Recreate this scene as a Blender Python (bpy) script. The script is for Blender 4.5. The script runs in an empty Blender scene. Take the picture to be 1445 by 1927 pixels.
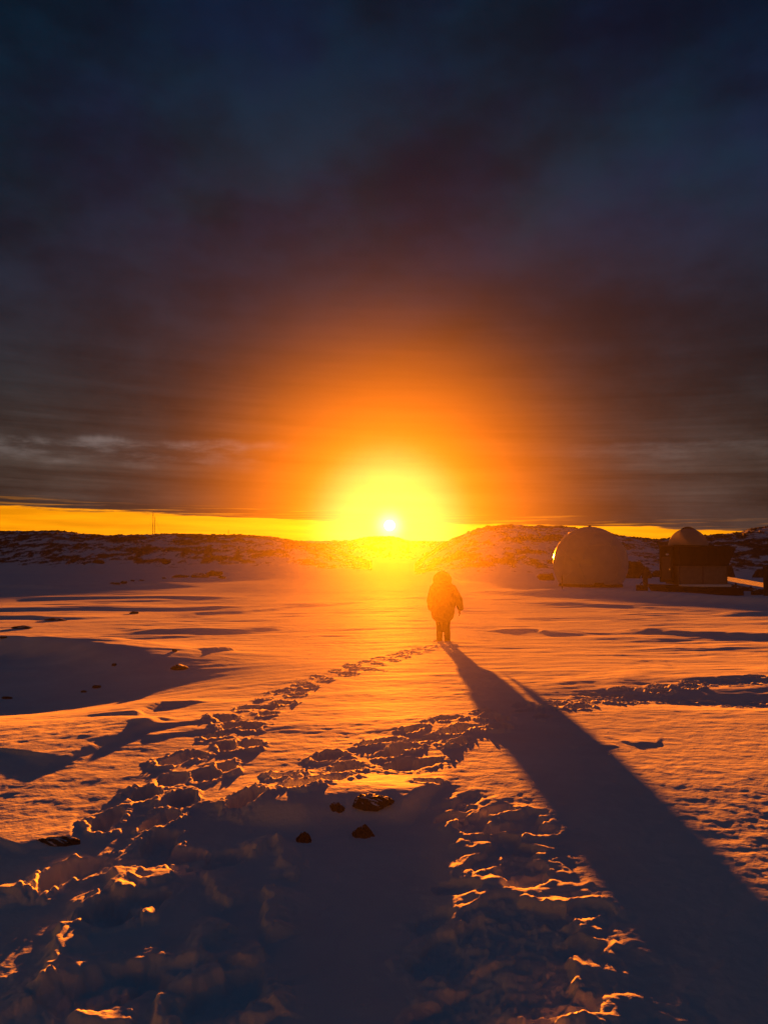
import bpy, bmesh, math, random
import numpy as np
from mathutils import Vector, Matrix

R = math.radians
random.seed(7)
RNG = np.random.default_rng(11)
S = bpy.context.scene
COL = S.collection

# ------------------------------------------------------------------ camera model
F = 1446.0                      # focal length in photo pixels (1445 x 1927)
PITCH = math.atan(81.5 / F)
EYE = 1.75                      # eye height above the local snow
SUN_EL = R(2.22)
SUN_AZ = math.atan((733 - 722.5) / F)      # from +Y towards +X

# ------------------------------------------------------------------ numpy noise
def _hash(ix, iy, seed):
    h = (ix.astype(np.int64) * 374761393 + iy.astype(np.int64) * 668265263 + seed * 1442695041) & 0xFFFFFFFF
    h = ((h ^ (h >> 13)) * 1274126177) & 0xFFFFFFFF
    return (h ^ (h >> 16)) & 0xFFFFFFFF

def pn(x, y, seed=0):
    """gradient noise, about -0.7 .. 0.7"""
    x = np.asarray(x, float); y = np.asarray(y, float)
    ix = np.floor(x); iy = np.floor(y)
    fx = x - ix; fy = y - iy
    u = fx * fx * fx * (fx * (fx * 6 - 15) + 10); v = fy * fy * fy * (fy * (fy * 6 - 15) + 10)
    def g(ox, oy):
        a = _hash(ix + ox, iy + oy, seed) * (2 * math.pi / 4294967296.0)
        return np.cos(a) * (fx - ox) + np.sin(a) * (fy - oy)
    n0 = g(0, 0) * (1 - u) + g(1, 0) * u
    n1 = g(0, 1) * (1 - u) + g(1, 1) * u
    return n0 * (1 - v) + n1 * v

def fbm(x, y, seed=0, octv=4, gain=0.5):
    t = 0; a = 1.0
    for k in range(octv):
        t = t + a * pn(x * 2 ** k, y * 2 ** k, seed + k * 17); a *= gain
    return t

def sstep(a, b, x):
    t = np.clip((x - a) / (b - a), 0, 1)
    return t * t * (3 - 2 * t)

# ------------------------------------------------------------------ terrain
_d = np.array([0.2, 1.6, 2.9, 3.9, 4.9, 5.6, 8.0, 12.0, 20.0, 40.0, 60., 84.0, 150.0, 420.0, 3000.0])
_z = np.array([-1.64, -1.635, -1.625, -1.622, -1.618, -1.62, -1.68, -1.86, -2.20, -2.74, -2.95, -3.10, -3.4, -3.5, -3.5])
_lg = np.linspace(math.log(0.2), math.log(3000), 1200)
_zz = np.interp(_lg, np.log(_d), _z)
_k = np.exp(-np.linspace(-2.5, 2.5, 41) ** 2); _k /= _k.sum()
_zs = np.convolve(np.pad(_zz, 20, mode='edge'), _k, mode='valid')

def base_rel(y):
    return np.interp(np.log(np.clip(np.abs(y), 0.2, 3000)), _lg, _zs)

def W(px, py):
    """world x, y of the ground seen at a photo pixel (base surface)"""
    cx = (px - 722.5) / F; cy = (963.5 - py) / F
    dy = math.cos(PITCH) - math.sin(PITCH) * cy
    dz = math.sin(PITCH) + math.cos(PITCH) * cy
    ys = np.exp(np.linspace(math.log(1.0), math.log(1500), 4000))
    diff = ys / dy * dz - base_rel(ys)
    i = np.argmax(diff < 0) if (diff < 0).any() else len(ys) - 1
    return ys[i] / dy * cx, ys[i]

def WP(*pts):
    return np.array([W(*p) for p in pts])

def AT(px, py, d):
    """world point on the sight line of a photo pixel at depth y = d"""
    cx = (px - 722.5) / F; cy = (963.5 - py) / F
    dy = math.cos(PITCH) - math.sin(PITCH) * cy
    dz = math.sin(PITCH) + math.cos(PITCH) * cy
    return Vector((d / dy * cx, d, d / dy * dz + EYE))

def resample(P, step):
    P = np.asarray(P, float)
    seg = np.hypot(*np.diff(P, axis=0).T); L = np.concatenate([[0], np.cumsum(seg)])
    n = max(2, int(L[-1] / step) + 1)
    t = np.linspace(0, L[-1], n)
    return np.stack([np.interp(t, L, P[:, 0]), np.interp(t, L, P[:, 1])], 1)

def smooth_line(P, n=40):
    P = np.asarray(P, float)
    Q = resample(P, max(1e-3, np.hypot(*np.diff(P, axis=0).T).sum() / n))
    for _ in range(3):
        Q[1:-1] = 0.25 * Q[:-2] + 0.5 * Q[1:-1] + 0.25 * Q[2:]
    return Q

FEATURES = []     # (bbox, fn(x, y) -> dz)

def add_feature(bbox, fn):
    FEATURES.append((bbox, fn))

def ledge(pts, amp, wfar, wnear, wob=0.0, wfreq=1.0, taper=(0.15, 0.15), seed=1, sharp=1.0, taper_shift=.85):
    """wind drift: gentle rise on the far side, steep lee face towards the camera.
    points run left to right; the lee face is on the right-hand (camera) side"""
    P = smooth_line(WP(*[(px, py + amp * taper_shift * F / W(px, py)[1]) for px, py in pts]))
    m = 3 * max(wfar, wnear) + wob
    bb = (P[:, 0].min() - m, P[:, 0].max() + m, P[:, 1].min() - m, P[:, 1].max() + m)
    n = len(P) - 1
    def fn(x, y):
        best = np.full(x.shape, 1e9); sg = np.zeros(x.shape); tt = np.zeros(x.shape)
        for i in range(n):
            a = P[i]; d = P[i + 1] - a; L2 = d @ d
            t = np.clip(((x - a[0]) * d[0] + (y - a[1]) * d[1]) / L2, 0, 1)
            qx = x - a[0] - t * d[0]; qy = y - a[1] - t * d[1]
            D = qx * qx + qy * qy
            s = (qx * d[1] - qy * d[0])
            k = D < best
            best = np.where(k, D, best); sg = np.where(k, np.sign(s), sg); tt = np.where(k, (i + t) / n, tt)
        s = np.sqrt(best) * sg
        if wob:
            s = s + wob * fbm(x * wfreq, y * wfreq, seed, 3)
        w = np.where(s < 0, wfar, wnear)
        tp = sstep(0, taper[0], tt) * sstep(0, taper[1], 1 - tt)
        return amp * tp * np.exp(-np.abs(s / w) ** (2 * sharp))
    add_feature(bb, fn)

def blob(px, py, amp, rx, ry, rot=0.0, power=1.0, xy=None):
    cx, cy = xy if xy is not None else W(px, py)
    m = 3 * max(rx, ry)
    c, s = math.cos(rot), math.sin(rot)
    def fn(x, y):
        u = ((x - cx) * c + (y - cy) * s) / rx; v = (-(x - cx) * s + (y - cy) * c) / ry
        return amp * np.exp(-(u * u + v * v) ** power)
    add_feature((cx - m, cx + m, cy - m, cy + m), fn)

PRINTS = []
def footprint(cx, cy, ang, depth, a=0.145, b=0.08, rim=0.025, seed=0):
    m = 3.2 * max(a, b)
    c, s = math.cos(ang), math.sin(ang)
    def fn(x, y):
        u = ((x - cx) * c + (y - cy) * s) / a; v = (-(x - cx) * s + (y - cy) * c) / b
        r = np.sqrt(u * u + v * v)
        r = r * (1 + 0.45 * pn(x * 6, y * 6, seed) + 0.30 * pn(x * 15, y * 15, seed + 3))
        hole = -depth * (1 - sstep(0.70, 1.10, r)) * (1 + .5 * pn(x * 9, y * 9, seed + 4) + .25 * pn(x * 24, y * 24, seed + 6))
        rm = rim * np.exp(-((r - 1.35) / 0.34) ** 2) * np.clip(.45 + 1.5 * pn(x * 5 + 3, y * 5, seed + 9) + 1.6 * np.abs(pn(x * 19, y * 19, seed + 5)), 0, 1.6)
        return hole, rm
    PRINTS.append(((cx - m, cx + m, cy - m, cy + m), fn))

def trail(pts, stride=0.36, half=0.13, depth=(0.055, 0.10), rim=0.020, jit=0.06, size=1.0, seed=0):
    rn = random.Random(seed)
    P = resample(smooth_line(WP(*pts), 60), stride)
    for i in range(len(P)):
        j = min(i + 1, len(P) - 1); k = max(j - 1, 0)
        d = P[j] - P[k]; L = math.hypot(*d) or 1
        nx, ny = -d[1] / L, d[0] / L
        side = half * (1 if i % 2 else -1) + rn.uniform(-jit, jit)
        footprint(P[i][0] + nx * side, P[i][1] + ny * side, math.atan2(d[1], d[0]) + rn.uniform(-.35, .35),
                  rn.uniform(*depth), a=0.145 * size * rn.uniform(.85, 1.25), b=0.08 * size * rn.uniform(.85, 1.3),
                  rim=rim * rn.uniform(.6, 1.4), seed=rn.randrange(9999))

# --- drifts, hollows ------------------------------------------------------------
# far light streaks
ledge([(150, 1097), (260, 1092), (330, 1091), (430, 1089), (520, 1088)], 0.30, 7, 1.2, 0.8, .12, seed=3)
ledge([(-150, 1098), (0, 1102), (120, 1102), (230, 1099), (390, 1100)], 0.34, 7, 1.2, 0.8, .12, seed=4)
ledge([(20, 1126), (200, 1123), (330, 1122), (440, 1124)], 0.14, 4, .7, 0.5, .25, seed=5)
ledge([(-100, 1146), (60, 1143), (200, 1141), (330, 1143), (480, 1139)], 0.12, 3, .6, 0.5, .3, seed=6)
ledge([(-60, 1160), (60, 1160), (150, 1165)], 0.09, 2, .35, .3, .5, seed=7)
ledge([(300, 1156), (420, 1152), (560, 1140), (700, 1128)], 0.08, 3, .5, .5, .3, seed=8)
ledge([(240, 1188), (350, 1184), (440, 1186), (530, 1176)], 0.08, 2, .5, .5, .4, seed=9)
ledge([(520, 1092), (640, 1090), (760, 1092)], 0.15, 5, 1.5, .8, .12, seed=10)
# far right drifts in front of the radome
ledge([(960, 1112), (1060, 1110), (1180, 1112), (1290, 1121), (1445, 1130), (1600, 1136)], 0.42, 5, 1.0, .5, .2, seed=12)
ledge([(980, 1134), (1060, 1133), (1180, 1139), (1320, 1148), (1445, 1160)], 0.10, 3, .7, .4, .3, seed=13)
ledge([(1180, 1178), (1260, 1186), (1350, 1190), (1445, 1192), (1600, 1190)], 0.12, 1.6, .5, .4, .6, seed=14)
ledge([(955, 1186), (985, 1182), (1015, 1184), (1040, 1190)], 0.08, .8, .16, .12, 1.2, seed=15)
# large shadowed hollow on the left
ledge([(-300, 1196), (-100, 1203), (40, 1207), (160, 1212), (230, 1222), (285, 1234), (320, 1246)], 0.36, 2.2, .7, .35, .5, taper=(.02, .42), seed=16)
blob(-60, 1290, -0.36, 2.9, 2.2, R(10))
# drift with dark lee in the left middle
ledge([(45, 1434), (110, 1425), (180, 1398), (230, 1374), (300, 1350), (345, 1344)], 0.050, .8, .10, .06, 1.4, seed=17)
ledge([(240, 1338), (275, 1322), (305, 1312), (330, 1318)], 0.05, .5, .09, .06, 1.6, seed=18)
ledge([(255, 1370), (330, 1360), (420, 1348)], 0.030, .35, .06, .04, 2, seed=19)
ledge([(270, 1388), (340, 1378), (430, 1366)], 0.022, .3, .05, .04, 2, seed=20)
# small crests
ledge([(395, 1232), (425, 1228), (442, 1226)], 0.07, .3, .1, .08, 3, seed=21)
ledge([(20, 1598), (60, 1586), (110, 1575), (150, 1570)], 0.018, .35, .06, .04, 3, seed=22)
ledge([(-20, 1690), (20, 1683), (50, 1676)], 0.03, .2, .05, .03, 3, seed=23)
# hollow and mound on the right
ledge([(1000, 1318), (1090, 1298), (1200, 1284), (1330, 1276), (1445, 1270), (1650, 1262)], 0.045, 1.4, .35, .3, .9, taper=(.3, .02), seed=24)
blob(1420, 1318, -0.07, 1.9, .55, R(-6))
blob(1480, 1470, 0.015, 1.6, 1.2)
blob(0, 0, -0.28, 5, 4, xy=(24.5, 59.5))
ledge([(1075, 1408), (1110, 1405), (1165, 1402)], 0.012, .2, .05, .04, 3, seed=25)
ledge([(1180, 1399), (1210, 1396), (1245, 1399)], 0.014, .2, .05, .04, 3, seed=26)
# mound crest in the centre foreground with its shaded front
ledge([(525, 1535), (560, 1512), (600, 1500), (660, 1492), (740, 1492), (800, 1500)], 0.10, .55, .20, .05, 3, taper=(.2, .12), seed=27, sharp=1.2)
# trails
trail([(838, 1212), (800, 1222), (740, 1238), (690, 1252), (640, 1264), (590, 1282), (540, 1302), (490, 1330), (450, 1362), (425, 1400),
       (385, 1450), (330, 1492), (280, 1530), (235, 1572), (190, 1640), (150, 1720)], stride=.40, half=.16, seed=1)
trail([(430, 1350), (400, 1395), (350, 1450), (310, 1500), (262, 1545)], stride=.46, half=.12, seed=2)
trail([(1445, 1282), (1300, 1293), (1180, 1303), (1080, 1317), (1000, 1330), (930, 1342), (860, 1362), (800, 1382), (735, 1402), (670, 1424),
       (600, 1456), (540, 1486), (490, 1520)], stride=.33, half=.15, depth=(.06, .10), seed=3)
trail([(1445, 1318), (1330, 1318), (1210, 1308), (1100, 1326), (1010, 1344), (900, 1376), (800, 1408), (720, 1440), (650, 1458), (600, 1475)], stride=.42, half=.14, depth=(.05, .10), seed=4)
for (px, py, sz, dp) in [(760, 1444, 1.3, .09), (792, 1437, 1.2, .09), (808, 1478, .75, .07), (672, 1258, 1.5, .1), (705, 1262, 1.2, .1), (500, 1330, 1.2, .1), (330, 1612, 1.1, .06),
                     (265, 1690, 1.0, .05), (430, 1612, 1.1, .05), (205, 1840, 1.6, .06), (420, 1850, 1.3, .05), (150, 1640, 1.1, .06)]:
    x0, y0 = W(px, py)
    footprint(x0, y0, R(random.uniform(20, 60)), dp, a=.145 * sz, b=.085 * sz, rim=.010, seed=random.randrange(9999))
# ragged crests of kicked-up crust that catch the last light in the shaded near left
for i, (pts, am) in enumerate([
        ([(204, 1632), (216, 1640), (220, 1668), (232, 1690)], .040), ([(108, 1732), (118, 1752), (104, 1786), (92, 1822), (60, 1850)], .040),
        ([(505, 1650), (510, 1690), (500, 1722), (520, 1742)], .040), ([(462, 1790), (474, 1772), (500, 1768)], .030), ([(470, 1860), (480, 1880), (500, 1890)], .025),
        ([(388, 1632), (402, 1652), (416, 1676), (446, 1690)], .035), ([(360, 1800), (385, 1762), (400, 1736), (440, 1718)], .035),
        ([(356, 1846), (376, 1828), (432, 1812)], .036), ([(138, 1884), (165, 1904), (210, 1906), (262, 1900)], .028), ([(299, 1852), (300, 1890), (312, 1910), (330, 1912)], .045),
        ([(268, 1660), (300, 1646), (335, 1636)], .030), ([(445, 1606), (480, 1596), (505, 1580), (536, 1572)], .045), ([(520, 1576), (536, 1600), (530, 1622)], .035),
        ([(-20, 1902), (30, 1886), (70, 1872)], .030), ([(80, 1868), (110, 1850), (132, 1838)], .025), ([(170, 1722), (186, 1700), (190, 1670)], .030),
        ([(260, 1806), (290, 1790), (310, 1770)], .025), ([(165, 1858), (210, 1836), (256, 1836)], .035), ([(265, 1722), (285, 1718), (302, 1715)], .028),
        ([(548, 1640), (558, 1628), (566, 1620)], .03), ([(505, 1830), (512, 1850), (498, 1866)], .025), ([(30, 1690), (60, 1676)], .02)]):
    ledge(pts, am * 1.15, .10, .03, .045, 11, taper=(.12, .12), seed=300 + i, taper_shift=.5)
# trampled strip on the right of the mound
for i in range(80):
    t = random.random() ** .8
    py = 1500 + 440 * t
    px = random.gauss(915 + 55 * t, 62 + 26 * t)
    x0, y0 = W(min(max(px, 812), 1130), py)
    footprint(x0, y0, R(random.uniform(-20, 60)), random.uniform(.02, .045), a=.13, b=.075, rim=random.uniform(.003, .011), seed=random.randrange(9999))
PERSON_XY = W(834, 1206)
footprint(PERSON_XY[0] - .12, PERSON_XY[1] + .02, R(90), .08, seed=71)
footprint(PERSON_XY[0] + .12, PERSON_XY[1] - .05, R(90), .08, seed=72)

def terrain(x, y):
    """world z of the snow surface"""
    x = np.asarray(x, float); y = np.asarray(y, float)
    r = np.hypot(x, y)
    yy = np.where(y > 0, np.maximum(y, 0.35 * r), np.maximum(-y, .35 * r))
    z = base_rel(yy) + EYE
    # the knoll the photographer stands on falls gently away towards the camera
    s1 = (x + 1.95) * .803 - (y - 3.6) * .596
    z = z - .036 * np.clip(s1 + .06 * pn(x * 2, y * 2, 51), 0, 2.6) * (1 - sstep(.15, .5, x)) * (y > 0)
    z = z - .022 * np.clip(3.25 + .1 * pn(x * 1.5, y * 1.5, 52) - y, 0, 2.2) * sstep(.15, .5, x) * (1 - .9 * sstep(1.1, 1.6, x)) * (y > 0)
    # broad swells
    z = z + 0.10 * pn(x * .09 + 5, y * .09, 31) * sstep(6, 25, r)
    z = z + 0.25 * pn(x * .030 + 9, y * .030, 32) * sstep(25, 90, r)
    # sastrugi, long across the view, leaning up to the right
    ca, sa = math.cos(R(14)), math.sin(R(14))
    u = x * ca + y * sa; v = -x * sa + y * ca
    wv = v + .5 * pn(u * .25, v * .25, 33)
    fade1 = 1 - sstep(40, 140, r)
    amp = np.clip(.5 + 1.3 * pn(x * .22, y * .22, 41), .1, 1.3)
    near = (.35 + .65 * sstep(5, 10, r)) * (1 - .65 * sstep(1.0, 1.6, x) * (1 - sstep(7, 10, r)))
    z = z + .034 * near * amp * pn(u * .7, wv * 1.5, 34) * (1 - sstep(25, 80, r))
    z = z + .0105 * near * amp * pn(u * 1.9, wv * 4.2, 35) * (1 - sstep(12, 40, r))
    z = z + .0034 * amp * pn(u * 4.5, wv * 11., 36) * (1 - sstep(8, 22, r))
    z = z + .085 * amp * pn(u * .16, wv * .6, 37) * sstep(10, 30, r) * fade1
    z = z + .030 * amp * pn(u * .22, wv * 1.3, 42) * sstep(12, 22, r) * (1 - sstep(60, 110, r))
    z = z + .009 * pn(u * 1.1, wv * 2.6, 43) * sstep(6, 12, r) * (1 - sstep(25, 60, r))
    patch = np.clip(.25 + 1.6 * pn(x * .5 + 3, y * .5, 47), 0, 1)
    z = z + .010 * (1 - .7 * sstep(1.0, 1.6, x) * (1 - sstep(7, 10, r))) * patch * fbm(x * 2.8, y * 2.8, 45, 4, .55) * (1 - sstep(18, 50, r)) * sstep(3.5, 6, r)
    strip = sstep(.28, .45, x) * (1 - sstep(1.0, 1.35, x + .12 * (y - 3))) * sstep(2.3, 2.8, y) * (1 - sstep(4.9, 5.6, y))
    z = z + strip * (.015 * pn(x * 4.2, y * 5.5, 71) + .010 * pn(x * 9, y * 11, 72) + .005 * pn(x * 20, y * 22, 73))
    # crusty grain close by
    z = z + .0045 * pn(x * 7, y * 7, 44) * (1 - sstep(6, 16, r))
    z = z + .0022 * pn(x * 18, y * 18, 38) * (1 - sstep(5, 14, r))
    z = z + .0012 * pn(x * 40, y * 40, 39) * (1 - sstep(3, 8, r))
    for (x0, x1, y0, y1), fn in FEATURES:
        k = (x > x0) & (x < x1) & (y > y0) & (y < y1)
        if k.any():
            z[k] += fn(x[k], y[k])
    hole = np.zeros(z.shape); rim = np.zeros(z.shape)
    for (x0, x1, y0, y1), fn in PRINTS:
        k = (x > x0) & (x < x1) & (y > y0) & (y < y1)
        if k.any():
            h, m = fn(x[k], y[k])
            hole[k] = np.minimum(hole[k], h); rim[k] = np.maximum(rim[k], m)
    act = sstep(.002, .012, rim - hole)
    crumb = .010 * (np.abs(pn(x * 21, y * 21, 61)) - .18) + .008 * (np.abs(pn(x * 43, y * 43, 62)) - .18)
    return z + hole + rim * (1 - sstep(0.0, .03, -hole)) + act * crumb * (1 - sstep(9, 18, r))

def ground_z(x, y):
    return float(terrain(np.array([x]), np.array([y]))[0])

# ------------------------------------------------------------------ object helpers
def tag(o, label=None, cat=None, group=None, kind=None):
    if label: o['label'] = label
    if cat: o['category'] = cat
    if group: o['group'] = group
    if kind: o['kind'] = kind
    return o

def link(name, me, mat, parent=None):
    o = bpy.data.objects.new(name, me)
    COL.objects.link(o)
    if mat: me.materials.append(mat)
    if parent: o.parent = parent
    return o

def empty(name, loc, label, cat, group=None, rz=0.0):
    o = bpy.data.objects.new(name, None)
    COL.objects.link(o)
    o.location = loc; o.rotation_euler = (0, 0, rz); o.empty_display_size = .3
    return tag(o, label, cat, group)

def grid_mesh(name, X, Y, Z, attrs=None):
    nr, nc = X.shape
    me = bpy.data.meshes.new(name)
    me.vertices.add(nr * nc)
    me.vertices.foreach_set('co', np.stack([X, Y, Z], -1).astype(np.float32).ravel())
    idx = np.arange(nr * nc).reshape(nr, nc)
    q = np.stack([idx[:-1, :-1], idx[:-1, 1:], idx[1:, 1:], idx[1:, :-1]], -1).reshape(-1, 4)
    me.loops.add(q.size); me.loops.foreach_set('vertex_index', q.ravel().astype(np.int32))
    me.polygons.add(len(q)); me.polygons.foreach_set('loop_start', (np.arange(len(q)) * 4).astype(np.int32))
    me.polygons.foreach_set('use_smooth', np.ones(len(q), bool))
    me.update(calc_edges=True); me.validate()
    for k, v in (attrs or {}).items():
        a = me.attributes.new(k, 'FLOAT', 'POINT'); a.data.foreach_set('value', v.astype(np.float32).ravel())
    return me

def bm_mesh(name, bm, smooth=False):
    me = bpy.data.meshes.new(name)
    bmesh.ops.recalc_face_normals(bm, faces=bm.faces)
    bm.to_mesh(me); bm.free()
    if smooth:
        me.polygons.foreach_set('use_smooth', np.ones(len(me.polygons), bool))
    return me

def box(bm, lo, hi, bevel=0.0):
    r = bmesh.ops.create_cube(bm, size=1)
    lo = Vector(lo); hi = Vector(hi)
    for v in r['verts']:
        v.co = Vector([(lo[i] + hi[i]) / 2 + v.co[i] * (hi[i] - lo[i]) for i in range(3)])
    if bevel:
        es = list({e for v in r['verts'] for e in v.link_edges})
        bmesh.ops.bevel(bm, geom=es, offset=bevel, segments=2, affect='EDGES')

def prism(bm, poly, y0, y1):
    """extrude a closed (x, z) outline between two depths"""
    a = [bm.verts.new((x, y0, z)) for x, z in poly]; b = [bm.verts.new((x, y1, z)) for x, z in poly]
    bm.faces.new(a); bm.faces.new(b[::-1])
    n = len(poly)
    for i in range(n):
        bm.faces.new((a[i], b[i], b[(i + 1) % n], a[(i + 1) % n]))

def tube(bm, p, q, r0, r1=None, n=10, caps=True):
    p = Vector(p); q = Vector(q); r1 = r0 if r1 is None else r1
    d = (q - p).normalized(); u = d.orthogonal().normalized(); w = d.cross(u)
    A, B = [], []
    for i in range(n):
        a = 2 * math.pi * i / n; o = u * math.cos(a) + w * math.sin(a)
        A.append(bm.verts.new(p + o * r0)); B.append(bm.verts.new(q + o * r1))
    for i in range(n):
        bm.faces.new((A[i], A[(i + 1) % n], B[(i + 1) % n], B[i]))
    if caps:
        bm.faces.new(A[::-1]); bm.faces.new(B)

def lathe(bm, prof, n=48):
    rings = []
    for r, z in prof:
        rings.append([bm.verts.new((r * math.cos(2 * math.pi * i / n), r * math.sin(2 * math.pi * i / n), z)) for i in range(n)] if r > 1e-6 else [bm.verts.new((0, 0, z))])
    for A, B in zip(rings, rings[1:]):
        for i in range(n):
            j = (i + 1) % n
            if len(A) == 1 and len(B) == 1: continue
            if len(A) == 1: bm.faces.new((A[0], B[i], B[j]))
            elif len(B) == 1: bm.faces.new((A[i], A[j], B[0]))
            else: bm.faces.new((A[i], A[j], B[j], B[i]))

# ------------------------------------------------------------------ materials
def new_mat(name):
    m = bpy.data.materials.new(name); m.use_nodes = True
    nt = m.node_tree
    for n in list(nt.nodes): nt.nodes.remove(n)
    return m, nt, nt.nodes, nt.links

def simple(name, rgb, rough=.7, var=.25, scale=6.0, bump=.15, metal=0.0, spec=.5, bscale=None):
    m, nt, N, L = new_mat(name)
    out = N.new('ShaderNodeOutputMaterial'); b = N.new('ShaderNodeBsdfPrincipled')
    tc = N.new('ShaderNodeTexCoord'); nz = N.new('ShaderNodeTexNoise'); nz.inputs['Scale'].default_value = scale; nz.inputs['Detail'].default_value = 6
    L.new(tc.outputs['Object'], nz.inputs['Vector'])
    rp = N.new('ShaderNodeValToRGB')
    rp.color_ramp.elements[0].position = .3; rp.color_ramp.elements[1].position = .7
    rp.color_ramp.elements[0].color = (*[c * (1 - var) for c in rgb], 1); rp.color_ramp.elements[1].color = (*[min(1, c * (1 + var)) for c in rgb], 1)
    L.new(nz.outputs['Fac'], rp.inputs['Fac']); L.new(rp.outputs['Color'], b.inputs['Base Color'])
    b.inputs['Roughness'].default_value = rough; b.inputs['Metallic'].default_value = metal; b.inputs['Specular IOR Level'].default_value = spec
    if bump:
        n2 = N.new('ShaderNodeTexNoise'); n2.inputs['Scale'].default_value = bscale or scale * 4; n2.inputs['Detail'].default_value = 5
        L.new(tc.outputs['Object'], n2.inputs['Vector'])
        bp = N.new('ShaderNodeBump'); bp.inputs['Strength'].default_value = bump; bp.inputs['Distance'].default_value = .05
        L.new(n2.outputs['Fac'], bp.inputs['Height']); L.new(bp.outputs['Normal'], b.inputs['Normal'])
    L.new(b.outputs['BSDF'], out.inputs['Surface'])
    return m

def snow_material(name, rock=True):
    m, nt, N, L = new_mat(name)
    out = N.new('ShaderNodeOutputMaterial')
    b = N.new('ShaderNodeBsdfDiffuse')
    gl = N.new('ShaderNodeBsdfGlossy'); gl.inputs['Roughness'].default_value = .62; gl.inputs['Color'].default_value = (1, .97, .95, 1)
    bm_ = N.new('ShaderNodeMixShader'); bm_.inputs['Fac'].default_value = .028
    L.new(b.outputs[0], bm_.inputs[1]); L.new(gl.outputs[0], bm_.inputs[2])
    tc = N.new('ShaderNodeTexCoord')
    n1 = N.new('ShaderNodeTexNoise'); n1.inputs['Scale'].default_value = .9; n1.inputs['Detail'].default_value = 8; n1.inputs['Roughness'].default_value = .65
    L.new(tc.outputs['Object'], n1.inputs['Vector'])
    rp = N.new('ShaderNodeValToRGB')
    rp.color_ramp.elements[0].position = .3; rp.color_ramp.elements[0].color = (.70, .72, .78, 1)
    rp.color_ramp.elements[1].position = .7; rp.color_ramp.elements[1].color = (.86, .87, .90, 1)
    L.new(n1.outputs['Fac'], rp.inputs['Fac'])
    L.new(rp.outputs['Color'], b.inputs['Color'])
    # crystals: fine grain bump
    n2 = N.new('ShaderNodeTexNoise'); n2.inputs['Scale'].default_value = 46; n2.inputs['Detail'].default_value = 4
    L.new(tc.outputs['Object'], n2.inputs['Vector'])
    n3 = N.new('ShaderNodeTexNoise'); n3.inputs['Scale'].default_value = 9; n3.inputs['Detail'].default_value = 4
    mp = N.new('ShaderNodeMapping'); mp.inputs['Scale'].default_value = (.6, 1.2, 1); mp.inputs['Rotation'].default_value = (0, 0, R(-14))
    L.new(tc.outputs['Object'], mp.inputs['Vector']); L.new(mp.outputs['Vector'], n3.inputs['Vector'])
    b1 = N.new('ShaderNodeBump'); b1.inputs['Strength'].default_value = .35; b1.inputs['Distance'].default_value = .02
    L.new(n3.outputs['Fac'], b1.inputs['Height'])
    b2 = N.new('ShaderNodeBump'); b2.inputs['Strength'].default_value = .5; b2.inputs['Distance'].default_value = .006
    L.new(n2.outputs['Fac'], b2.inputs['Height']); L.new(b1.outputs['Normal'], b2.inputs['Normal'])
    L.new(b2.outputs['Normal'], b.inputs['Normal']); L.new(b2.outputs['Normal'], gl.inputs['Normal'])
    if not rock:
        L.new(bm_.outputs[0], out.inputs['Surface']); return m
    rk = N.new('ShaderNodeBsdfPrincipled'); rk.inputs['Roughness'].default_value = .9; rk.inputs['Specular IOR Level'].default_value = .2
    n4 = N.new('ShaderNodeTexNoise'); n4.inputs['Scale'].default_value = 1.6; n4.inputs['Detail'].default_value = 8
    L.new(tc.outputs['Object'], n4.inputs['Vector'])
    r4 = N.new('ShaderNodeValToRGB'); r4.color_ramp.elements[0].position = .35; r4.color_ramp.elements[0].color = (.018, .015, .012, 1)
    r4.color_ramp.elements[1].position = .7; r4.color_ramp.elements[1].color = (.07, .058, .046, 1)
    L.new(n4.outputs['Fac'], r4.inputs['Fac']); L.new(r4.outputs['Color'], rk.inputs['Base Color'])
    at = N.new('ShaderNodeAttribute'); at.attribute_name = 'rock'
    add = N.new('ShaderNodeMath'); add.operation = 'MULTIPLY_ADD'
    n5 = N.new('ShaderNodeTexNoise'); n5.inputs['Scale'].default_value = 2.4; n5.inputs['Detail'].default_value = 6; n5.inputs['Roughness'].default_value = .7
    L.new(tc.outputs['Object'], n5.inputs['Vector'])
    sub = N.new('ShaderNodeMath'); sub.operation = 'SUBTRACT'; sub.inputs[1].default_value = .5
    L.new(n5.outputs['Fac'], sub.inputs[0])
    L.new(sub.outputs[0], add.inputs[0]); add.inputs[1].default_value = 1.1; L.new(at.outputs['Fac'], add.inputs[2])
    mr = N.new('ShaderNodeMapRange'); mr.inputs['From Min'].default_value = .42; mr.inputs['From Max'].default_value = .58
    L.new(add.outputs[0], mr.inputs['Value'])
    mx = N.new('ShaderNodeMixShader'); L.new(mr.outputs['Result'], mx.inputs['Fac'])
    L.new(bm_.outputs[0], mx.inputs[1]); L.new(rk.outputs['BSDF'], mx.inputs[2])
    L.new(mx.outputs['Shader'], out.inputs['Surface'])
    return m

M_SNOW = snow_material('snow', rock=False)
M_HILL = snow_material('snow_and_rock', rock=True)
M_ROCK = simple('dark_rock', (.045, .037, .030), .92, .45, 3.0, .9, spec=.2)

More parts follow.
